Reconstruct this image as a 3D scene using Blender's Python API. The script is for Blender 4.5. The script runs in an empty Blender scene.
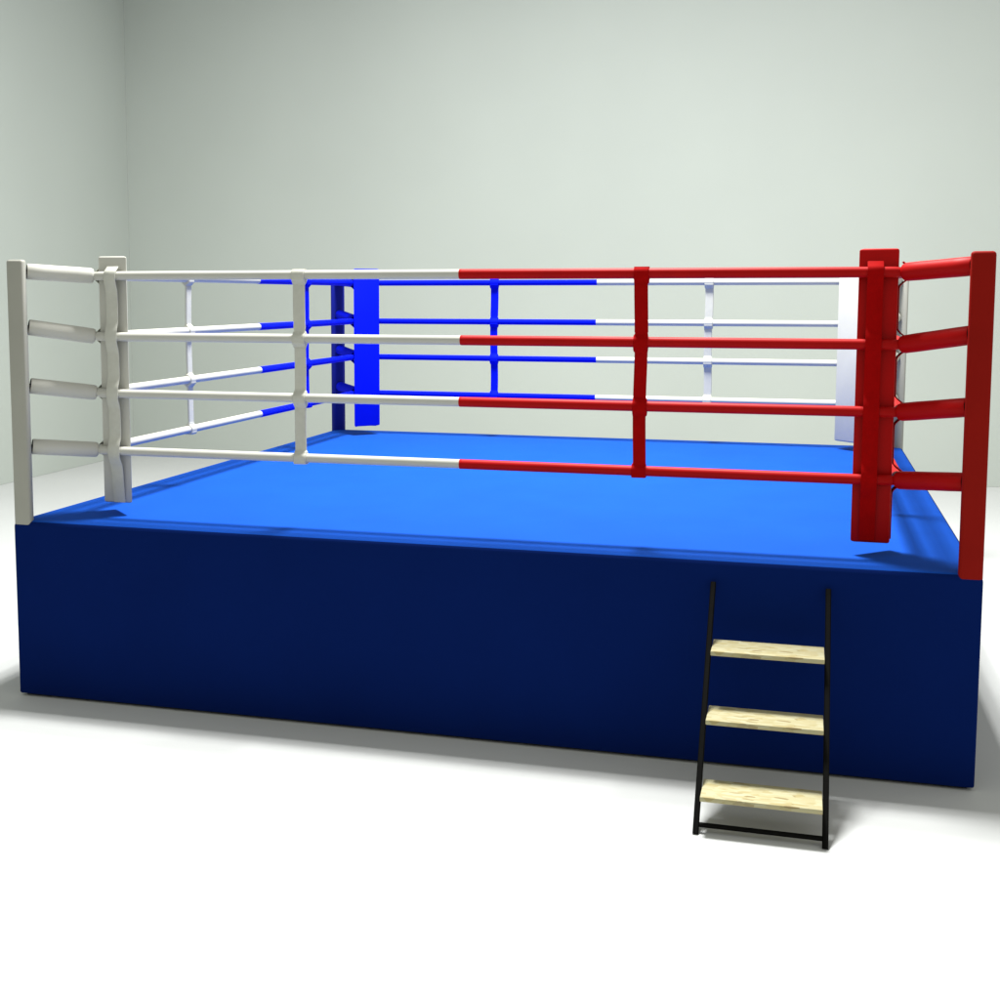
import bpy, bmesh, math, random
from mathutils import Vector
random.seed(7)
sc = bpy.context.scene
COL = sc.collection

# ------------------------------------------------------------------ materials
def mat(name, color, rough=0.5, spec=0.5, mottle=0.06, mscale=6.0, bump=0.0, bscale=300.0, coat=0.0, kind='noise'):
    m = bpy.data.materials.new(name); m.use_nodes = True
    nt = m.node_tree; nt.nodes.clear()
    out = nt.nodes.new('ShaderNodeOutputMaterial')
    b = nt.nodes.new('ShaderNodeBsdfPrincipled')
    nt.links.new(b.outputs[0], out.inputs[0])
    b.inputs['Roughness'].default_value = rough
    b.inputs['Specular IOR Level'].default_value = spec
    b.inputs['Coat Weight'].default_value = coat
    tc = nt.nodes.new('ShaderNodeTexCoord')
    n = nt.nodes.new('ShaderNodeTexNoise'); n.inputs['Scale'].default_value = mscale
    n.inputs['Detail'].default_value = 5
    nt.links.new(tc.outputs['Object'], n.inputs['Vector'])
    ramp = nt.nodes.new('ShaderNodeValToRGB')
    lo = [c * (1 - mottle) for c in color]; hi = [min(1, c * (1 + mottle)) for c in color]
    ramp.color_ramp.elements[0].position = .3; ramp.color_ramp.elements[1].position = .7
    ramp.color_ramp.elements[0].color = (*lo, 1); ramp.color_ramp.elements[1].color = (*hi, 1)
    nt.links.new(n.outputs['Fac'], ramp.inputs['Fac'])
    nt.links.new(ramp.outputs['Color'], b.inputs['Base Color'])
    if bump:
        n2 = nt.nodes.new('ShaderNodeTexNoise'); n2.inputs['Scale'].default_value = bscale
        n2.inputs['Detail'].default_value = 3
        nt.links.new(tc.outputs['Object'], n2.inputs['Vector'])
        bp = nt.nodes.new('ShaderNodeBump'); bp.inputs['Strength'].default_value = bump
        bp.inputs['Distance'].default_value = 0.01
        nt.links.new(n2.outputs['Fac'], bp.inputs['Height'])
        nt.links.new(bp.outputs['Normal'], b.inputs['Normal'])
    return m

def osb():
    m = mat('strand_board', (.62, .52, .28), rough=.7, spec=.2, mottle=.12, mscale=14)
    nt = m.node_tree; b = [n for n in nt.nodes if n.type == 'BSDF_PRINCIPLED'][0]
    tc = [n for n in nt.nodes if n.type == 'TEX_COORD'][0]
    mp = nt.nodes.new('ShaderNodeMapping'); mp.inputs['Scale'].default_value = (22, 60, 60)
    nt.links.new(tc.outputs['Object'], mp.inputs['Vector'])
    v = nt.nodes.new('ShaderNodeTexVoronoi'); v.inputs['Scale'].default_value = 1.0
    v.inputs['Randomness'].default_value = 1.0
    nt.links.new(mp.outputs[0], v.inputs['Vector'])
    r = nt.nodes.new('ShaderNodeValToRGB')
    e = r.color_ramp.elements
    e[0].position = 0; e[0].color = (0.377, 0.336, 0.188, 1)
    e[1].position = 1; e[1].color = (0.422, 0.403, 0.263, 1)
    for p, c in ((.18, (0.400, 0.378, 0.232, 1)), (.45, (0.332, 0.281, 0.132, 1)), (.55, (0.411, 0.390, 0.251, 1)), (.83, (0.377, 0.348, 0.200, 1)),
                 (.93, (0.206, 0.146, 0.056, 1)), (.96, (0.400, 0.378, 0.239, 1))):
        x = e.new(p); x.color = c
    sep = nt.nodes.new('ShaderNodeSeparateColor'); nt.links.new(v.outputs['Color'], sep.inputs[0])
    nt.links.new(sep.outputs[0], r.inputs['Fac'])
    # a few dark knots
    v2 = nt.nodes.new('ShaderNodeTexVoronoi'); v2.inputs['Scale'].default_value = 9
    nt.links.new(tc.outputs['Object'], v2.inputs['Vector'])
    r2 = nt.nodes.new('ShaderNodeValToRGB')
    r2.color_ramp.elements[0].position = .07; r2.color_ramp.elements[0].color = (.3, .2, .1, 1)
    r2.color_ramp.elements[1].position = .13; r2.color_ramp.elements[1].color = (1, 1, 1, 1)
    nt.links.new(v2.outputs['Distance'], r2.inputs['Fac'])
    mx = nt.nodes.new('ShaderNodeMix'); mx.data_type = 'RGBA'; mx.blend_type = 'MULTIPLY'
    mx.inputs['Factor'].default_value = .8
    nt.links.new(r.outputs[0], mx.inputs[6]); nt.links.new(r2.outputs[0], mx.inputs[7])
    nt.links.new(mx.outputs[2], b.inputs['Base Color'])
    return m

CW, CR, CB = (.47, .47, .425), (.355, .0012, .001), (.0006, .006, .58)
VINYL = {'white': mat('white_vinyl', CW, .48, .2, .03, 5, .05, 260),
         'red': mat('red_vinyl', CR, .5, .1, .06, 5, .05, 260),
         'blue': mat('blue_vinyl', CB, .6, .04, .06, 5, .05, 260)}
STRAP = {'white': mat('white_webbing', (.485, .49, .435), .75, .1, .04, 30, .12, 700),
         'red': mat('red_webbing', (.30, .001, .001), .8, .05, .07, 30, .12, 700),
         'blue': mat('blue_webbing', CB, .8, .05, .07, 30, .12, 700)}
PAINT = {'white': mat('white_post_paint', (.325, .325, .285), .55, .2, .03, 4, .02, 120),
         'red': mat('red_post_paint', (.235, .006, .003), .6, .06, .05, 4, .02, 120),
         'blue': mat('blue_post_paint', (.003, .008, .20), .55, .15, .05, 4, .02, 120)}
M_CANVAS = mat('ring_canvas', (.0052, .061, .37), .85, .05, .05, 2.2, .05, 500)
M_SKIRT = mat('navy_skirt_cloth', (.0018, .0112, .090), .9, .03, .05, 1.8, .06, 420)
M_DARK = mat('black_rod_and_shade', (.012, .012, .012), .7, .3, .1, 20)  # tackle rod black; also painted shade in sleeve mouths and under the skirt
M_STEEL = mat('black_steel', (.0025, .0025, .002), .6, .05, .15, 25, .03, 200)
M_OSB = osb()
M_FLOOR = mat('white_floor_paint', (.49, .503, .497), .7, .12, .02, .7, .02, 40)
M_WALL = mat('off_white_plaster', (.435, .472, .435), .85, .2, .025, .45, .04, 60)

# ------------------------------------------------------------------ helpers
WLOC = {}
def tag(o, label=None, cat=None, group=None, kind=None):
    for k, v in (('label', label), ('category', cat), ('group', group), ('kind', kind)):
        if v: o[k] = v
    return o
def empty(name, loc):
    o = bpy.data.objects.new(name, None); COL.objects.link(o); o.location = loc
    o.empty_display_size = .2; WLOC[o.name] = Vector(loc); return o
def obj(name, bm, mats, parent=None, smooth=40, label=None):
    """one mesh object from a bmesh in world coordinates, origin put at its middle"""
    vs = [v.co for v in bm.verts]
    lo = Vector([min(v[i] for v in vs) for i in range(3)]); hi = Vector([max(v[i] for v in vs) for i in range(3)])
    c = (lo + hi) / 2
    for v in bm.verts: v.co -= c
    bmesh.ops.recalc_face_normals(bm, faces=bm.faces)
    me = bpy.data.meshes.new(name); bm.to_mesh(me); bm.free()
    for m in (mats if isinstance(mats, (list, tuple)) else [mats]): me.materials.append(m)
    if smooth:
        me.shade_smooth(); me.set_sharp_from_angle(angle=math.radians(smooth))
    o = bpy.data.objects.new(name, me); COL.objects.link(o)
    o.location = c - (WLOC[parent.name] if parent else Vector())
    if parent: o.parent = parent
    WLOC[o.name] = c
    if label: o['label'] = label
    return o
def loft(bm, rings, cap=True, mi=None):
    """rings: lists of points of equal length; skins them"""
    R = [[bm.verts.new(p) for p in r] for r in rings]
    n = len(R[0])
    for k, (a, b) in enumerate(zip(R, R[1:])):
        for i in range(n):
            f = bm.faces.new((a[i], a[(i + 1) % n], b[(i + 1) % n], b[i]))
            if mi: f.material_index = mi[k]
    if cap:
        f = bm.faces.new(list(reversed(R[0]))); f.material_index = mi[0] if mi else 0
        f = bm.faces.new(R[-1]); f.material_index = mi[-1] if mi else 0
def tube_rings(path, radii, n=20):
    rings = []
    up = Vector((0, 0, 1))
    for i, p in enumerate(path):
        a = path[max(0, i - 1)]; b = path[min(len(path) - 1, i + 1)]
        t = (b - a).normalized()
        if t.length < .5: t = Vector((1, 0, 0))
        s = t.cross(up).normalized(); u = s.cross(t).normalized()
        rings.append([p + (s * math.cos(2 * math.pi * k / n) + u * math.sin(2 * math.pi * k / n)) * radii[i] for k in range(n)])
    return rings
def prism(bm, poly, z0, z1, bev=0.0, seg=3, vert_bev=None):
    """vertical prism over a plan polygon, all edges rounded"""
    a = [bm.verts.new((x, y, z0)) for x, y in poly]; b = [bm.verts.new((x, y, z1)) for x, y in poly]
    n = len(poly)
    bm.faces.new(list(reversed(a))); bm.faces.new(b)
    for i in range(n): bm.faces.new((a[i], a[(i + 1) % n], b[(i + 1) % n], b[i]))
    if bev: bmesh.ops.bevel(bm, geom=list(bm.edges), offset=bev, segments=seg, profile=.5, affect='EDGES')
def box(bm, lo, hi, bev=0.0, seg=2):
    prism(bm, [(lo[0], lo[1]), (hi[0], lo[1]), (hi[0], hi[1]), (lo[0], hi[1])], lo[2], hi[2], bev, seg)

# ------------------------------------------------------------------ dimensions
S = 5.0                       # platform side
H = 1.0                       # canvas height
T = 2.44                      # post top
ROPE_Z = (1.372, 1.697, 2.016, 2.355)
INSET = .29                   # ropes in from the platform edge
RR = .0245                    # rope radius
SIDE_INSET = {'L': .343, 'R': .345}   # the two side rope rows sit closer to the pads
PL = .184                     # pad leg length

ring = empty('boxing_ring', (S / 2, S / 2, 0))
tag(ring, 'boxing ring with bright blue canvas on navy skirted platform, red, white and blue corners', 'boxing ring')

# ------------------------------------------------------------------ platform
def rrect(o, r, n=5):
    """rounded square plan, inset o from the platform outline"""
    pts = []
    lo, hi = o, S - o
    for cx, cy, a0 in ((hi - r, lo + r, -90), (hi - r, hi - r, 0), (lo + r, hi - r, 90), (lo + r, lo + r, 180)):
        for k in range(n + 1):
            a = math.radians(a0 + 90 * k / n); pts.append((cx + r * math.cos(a), cy + r * math.sin(a)))
    return pts
BV = .033
def edge_ring(deg, o=0.0):
    a = math.radians(deg)
    return [(x, y, H - BV + (BV + o) * math.sin(a)) for x, y in rrect(BV * (1 - math.cos(a)) - o * math.cos(a), .012)]
bm = bmesh.new()
loft(bm, [edge_ring(a) for a in (40, 50, 60, 70, 80, 90)])
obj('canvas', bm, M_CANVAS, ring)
bm = bmesh.new()
loft(bm, [[(x, y, .016) for x, y in rrect(.003, .012)], [(x, y, .022) for x, y in rrect(0, .012)]]
     + [edge_ring(a, .0012) for a in (0, 15, 30, 45, 54)] + [edge_ring(55, -.003)], cap=False)
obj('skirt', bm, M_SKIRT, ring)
bm = bmesh.new(); box(bm, (.03, .03, .001), (S - .03, S - .03, .3))  # black box added behind the hem gap, its colour standing for contact shadow
obj('dark_recess_base', bm, M_DARK, ring, smooth=0)

# ------------------------------------------------------------------ corners
# maps first-quadrant coordinates (a inwards along x, b inwards along y) to each corner
CORN = {'FL': (lambda a, b: (a, b), 'white'), 'FR': (lambda a, b: (S - a, b), 'red'),
        'BL': (lambda a, b: (a, S - b), 'blue'), 'BR': (lambda a, b: (S - a, S - b), 'white')}
WHERE = {'FL': 'white corner post with four rope sleeves, front of the ring', 'FR': 'red corner post with four rope sleeves',
         'BL': 'blue corner post with four rope sleeves', 'BR': 'white corner post at the back, behind the red corner pad'}
PADL = {'FL': 'white corner pad at the front', 'FR': 'red corner pad', 'BL': 'blue corner pad', 'BR': 'white corner pad at the back'}

def ribbon(bm, path, half_w, thick, to_w, wfun=None):
    """flat strap: path of (d, z), extruded sideways; to_w(s, d, z) -> world"""
    rings = []
    for i, (d, z) in enumerate(path):
        d0, z0 = path[max(0, i - 1)]; d1, z1 = path[min(len(path) - 1, i + 1)]
        tx, tz = d1 - d0, z1 - z0; L = math.hypot(tx, tz) or 1
        nx, nz = -tz / L * thick / 2, tx / L * thick / 2
        w = half_w * (wfun(z) if wfun else 1); e = .004
        rings.append([to_w(s, d + q * nx, z + q * nz) for s, q in
                      ((-w, -.4), (-w + e, -1), (w - e, -1), (w, -.4), (w, .4), (w - e, 1), (-w + e, 1), (-w, .4))])
    loft(bm, rings)

def pad_strap_path(rc, hug, reach):
    """distance out from the pad face against height: taut strap over the four ropes, its end tucked at the pad's foot"""
    top = ROPE_Z[-1] + .05; bot = 1.075
    pk = rc + RR + .008; mid = hug * pk
    pts = []; n = 260
    for i in range(n + 1):
        z = top + (bot - top) * i / n
        q = min(abs(z - rz) for rz in ROPE_Z)
        u = max(0, 1 - max(0, q - .018) / reach); u = u * u * (3 - 2 * u)
        if z > ROPE_Z[-1]:
            g = (z - ROPE_Z[-1]) / .05; d = .004 + (pk - .004) * math.sqrt(max(0, 1 - g * g))
        elif z < ROPE_Z[0]:
            low = .006 + (mid - .006) * (z - bot) / (ROPE_Z[0] - bot); d = low + (pk - low) * u
        else: d = mid + (pk - mid) * u
        pts.append((d, z))
    k = 4   # ease the corners
    return [(sum(pts[min(n, max(0, i + j))][0] for j in range(-k, k + 1)) / (2 * k + 1), z) for i, (_, z) in enumerate(pts)]

PVC = {'FL': (.377, .318), 'FR': (.380, .318), 'BL': (.372, .322), 'BR': (.366, .322)}
for key, (f, colr) in CORN.items():
    PX, PY = PVC[key]
    # post: square tube, inner corner cut off for the rope tackle
    w, cc = .104, .04
    poly = [(0, 0), (w, 0), (w, cc), (cc, w), (0, w)]
    bm = bmesh.new()
    prism(bm, [f(a, b) for a, b in poly], H - BV, T, .016, 4)
    post = obj('corner_post', bm, PAINT[colr], ring, label=WHERE[key])
    for i, rz in enumerate(ROPE_Z):
        up = (.035, .05, .055, .022)[i]
        p0 = Vector((*f(.079, .079), rz + up)); p1 = Vector((*f(PX - .024, PY - .008), rz))
        d = (p1 - p0)
        bm = bmesh.new()
        # vinyl sleeve with rounded shoulders, a recessed mouth coloured black for the shade inside, and the tackle rod
        prof = [(0.02, .030, 1), (0.0, .0345, 1), (0.0, .0405, 0), (.010, .0435, 0), (.25, .044, 0), (.5, .0435, 0), (.75, .044, 0),
                (.955, .043, 0), (.985, .040, 0), (1.0, .033, 0)]
        loft(bm, tube_rings([p0 + d * t for t, r, m in prof], [r for t, r, m in prof], 28), True, [1, 1] + [0] * 7)
        q0 = Vector((*f(.055, .055), rz + up))
        loft(bm, tube_rings([q0, p0 + d * .1], [.013, .013], 12), True, [1])
        obj('turnbuckle_sleeve', bm, [VINYL[colr], M_DARK], post)
    # pad: triangular cushion, two short faces along the ropes, wide face to the ring
    bm = bmesh.new()
    prism(bm, [f(PX, PY), f(PX + PL, PY), f(PX, PY + PL)], {'FL': 1.07, 'FR': 1.062, 'BL': 1.082, 'BR': 1.07}[key], {'FL': 2.464, 'FR': 2.466, 'BL': 2.479, 'BR': 2.47}[key], .011, 3)
    pad = obj('corner_pad', bm, VINYL[colr], ring, label=PADL[key])
    for along_x in (True, False):
        PSP = pad_strap_path(PY - INSET, .62, .075) if along_x else pad_strap_path(PX - SIDE_INSET[key[1]], .1, .042)
        bm = bmesh.new()
        def to_w(s, d, z, ax=along_x):
            m = (PX + .106 if ax else PY + .096) + s
            a, b = (m, PY - d) if ax else (PX - d, m)
            return (*f(a, b), z)
        ribbon(bm, PSP, .036, .006, to_w)
        obj('pad_strap', bm, STRAP[colr], pad)

# ------------------------------------------------------------------ ropes and spacers
def side(key):
    """maps (along, inset, z) to the world for each side; colours at the start and the end"""
    return {'front': (lambda s, d, z: Vector((s, d, z)), 'white', 'red'),
            'back': (lambda s, d, z: Vector((s, S - d, z)), 'blue', 'white'),
            'left': (lambda s, d, z: Vector((d, s, z)), 'white', 'blue'),
            'right': (lambda s, d, z: Vector((S - d, s, z)), 'red', 'white')}[key]
MID = {'front': 2.5, 'back': 2.5, 'left': 2.552, 'right': 2.5}
SPACER = {'front': (1.605, 3.423), 'back': (1.597, 3.43), 'left': (1.455, 3.48), 'right': (1.58, 3.45)}
for key in ('front', 'back', 'left', 'right'):
    f, c0, c1 = side(key); ins = {'left': SIDE_INSET['L'], 'right': SIDE_INSET['R']}.get(key, INSET)
    for i, rz in enumerate(ROPE_Z):
        pts, rad, mi = [], [], []
        def end(t):   # t 0..1 from the sleeve to the straight run
            u = t * t * (3 - 2 * t)
            a0, d0 = (.345, .302) if ins == INSET else (.300, .348)
            return a0 + .13 * t, d0 + (ins - d0) * u
        for k in range(9):
            a, d = end(k / 8); pts.append(f(a, d, rz)); rad.append(RR * (.8 + .2 * min(1, k / 3)))
        m = MID[key] + random.uniform(-.006, .006)
        for s in (1.2, m - .004): pts.append(f(s, ins, rz)); rad.append(RR)
        pts.append(f(m, ins, rz)); rad.append(RR * 1.07)
        for s in (m + .012, 3.8): pts.append(f(s, ins, rz)); rad.append(RR * 1.06)
        for k in range(9):
            a, d = end(1 - k / 8); pts.append(f(S - a, d, rz)); rad.append(RR * (.8 + .2 * min(1, (8 - k) / 3)) * 1.04)
        mi = [0] * 10 + [1] * (len(pts) - 11)
        bm = bmesh.new()
        loft(bm, tube_rings(pts, rad, 20), True, mi)
        obj('rope', bm, [VINYL[c0], VINYL[c1]], ring,
            label='ring rope, half %s and half %s' % (c0, c1), smooth=35)
    for j, s0 in enumerate(SPACER[key]):
        colr = (c0, c1)[j]
        bm = bmesh.new(); ringsv = []
        ztop, zbot = ROPE_Z[-1] + RR + .008, ROPE_Z[0] - RR - .008
        n = 300; R = RR + .0075
        ph = random.uniform(0, 6)
        for k in range(n + 1):
            z = ztop + (zbot - ztop) * k / n
            t = .0075; coll = 0
            for q, rz in enumerate(ROPE_Z):
                g = z - rz
                if abs(g) < R: t = max(t, math.sqrt(max(1e-9, R * R - g * g)))
                # below a rope the webbing is drawn in by a buckle, above it opens gently
                below = g < 0
                e = max(0, 1 - max(0, abs(g) - (.020 if below else .010)) / (.034 if below else .040)); t = max(t, .0075 + (.023 if below else .016) * e * e * (3 - 2 * e))
                coll = max(coll, min(1, max(0, (.046 - abs(g + .006)) / .006)))
            w = .0318 + .0034 * coll + (.0018 if z > ROPE_Z[2] + .05 else 0)
            off = .003 * math.sin(z * 9 + ph) * (1 - coll)
            d0 = ins + .004 * math.sin(z * 7 + ph) * (1 - min(1, coll * 1.5))
            e = min(.005, t * .6)
            ringsv.append([f(s0 + off + a, d0 + b, z) for a, b in
                           ((-w, -t + e), (-w + e, -t), (w - e, -t), (w, -t + e), (w, t - e), (w - e, t), (-w + e, t), (-w, t - e))])
        loft(bm, ringsv)
        obj('rope_spacer', bm, STRAP[colr], ring, label='%s webbing spacer strap joining the four ropes' % colr)

# ------------------------------------------------------------------ step ladder
X0, X1 = 3.820, 4.340
def rail_y(z): return -.81 + z * (.81 - .016) / .89
lad = empty('step_ladder', ((X0 + X1) / 2, -.81, 0))
tag(lad, 'small black steel step ladder with three pale chipboard treads leaning on the navy skirt', 'ladder')
def bar(bm, p, q, hw, hd):
    """square bar from p to q"""
    t = (q - p).normalized(); s = Vector((1, 0, 0)) if abs(t.x) < .9 else Vector((0, 1, 0))
    u = s.cross(t).normalized(); e = .004
    c = [(-hw, -hd + e), (-hw + e, -hd), (hw - e, -hd), (hw, -hd + e), (hw, hd - e), (hw - e, hd), (-hw + e, hd), (-hw, hd - e)]
    loft(bm, [[p + s * a + u * b for a, b in c], [q + s * a + u * b for a, b in c]])
for x in (X0, X1):
    bm = bmesh.new()
    bar(bm, Vector((x, rail_y(0.0), .001)), Vector((x, rail_y(.89), .895)), .0125, .0125)
    obj('side_rail', bm, M_STEEL, lad)
bm = bmesh.new()
bar(bm, Vector((X0 + .0127, rail_y(.03) , .032)), Vector((X1 - .0127, rail_y(.03), .032)), .009, .009)
obj('crossbar', bm, M_STEEL, lad)
for z, yc in ((.155, -.685), (.405, -.440), (.650, -.215)):
    bm = bmesh.new()
    box(bm, (X0 + .0135, yc - .105, z - .021), (X1 - .0135, yc + .105, z), .003, 2)
    obj('tread', bm, M_OSB, lad)

# ------------------------------------------------------------------ room
YB, XL = 9.9, -4.94
def sheet(name, pts, m):
    bm = bmesh.new(); bm.faces.new([bm.verts.new(p) for p in pts])
    return tag(obj(name, bm, m, smooth=0), kind='structure')
bm = bmesh.new(); box(bm, (XL - .2, -14, -.2), (16, YB + .2, 0)); tag(obj('floor', bm, M_FLOOR, smooth=0), kind='structure')
bm = bmesh.new(); box(bm, (XL, YB, 0.002), (16, YB + .2, 8.5)); tag(obj('back_wall', bm, M_WALL, smooth=0), kind='structure')
bm = bmesh.new(); box(bm, (XL - .2, -14, 0.002), (XL - .001, YB + .2, 8.5)); tag(obj('left_wall', bm, M_WALL, smooth=0), kind='structure')

# ------------------------------------------------------------------ light
ld = bpy.data.lights.new('overhead_lamp', 'AREA'); ld.shape = 'SQUARE'; ld.size = 1.6
ld.energy = 1750; ld.spread = math.radians(150); ld.color = (1, .995, .98)
lo = bpy.data.objects.new('overhead_lamp', ld); COL.objects.link(lo); lo.location = (2.6, 2.5, 9.3)
w = bpy.data.worlds.new('World'); sc.world = w; w.use_nodes = True
bg = w.node_tree.nodes['Background']; bg.inputs[0].default_value = (1.0, 1.0, .93, 1); bg.inputs[1].default_value = .68

# ------------------------------------------------------------------ camera
cd = bpy.data.cameras.new('Camera'); cam = bpy.data.objects.new('Camera', cd); COL.objects.link(cam)
cam.location = (4.20603566, -5.98059399, 2.24748563); cam.rotation_euler = (1.47345426, 0, .281308956)
cd.sensor_width = 36; cd.sensor_fit = 'HORIZONTAL'; cd.lens = 1257.62 * 36 / 1000
cd.shift_x = (500 - 441.35) / 1000; cd.shift_y = (417.97 - 500) / 1000
cd.clip_end = 200
sc.camera = cam
vs = sc.view_settings
vs.view_transform = 'Standard'; vs.look = 'None'; vs.exposure = 0; vs.gamma = 1; vs.use_curve_mapping = False
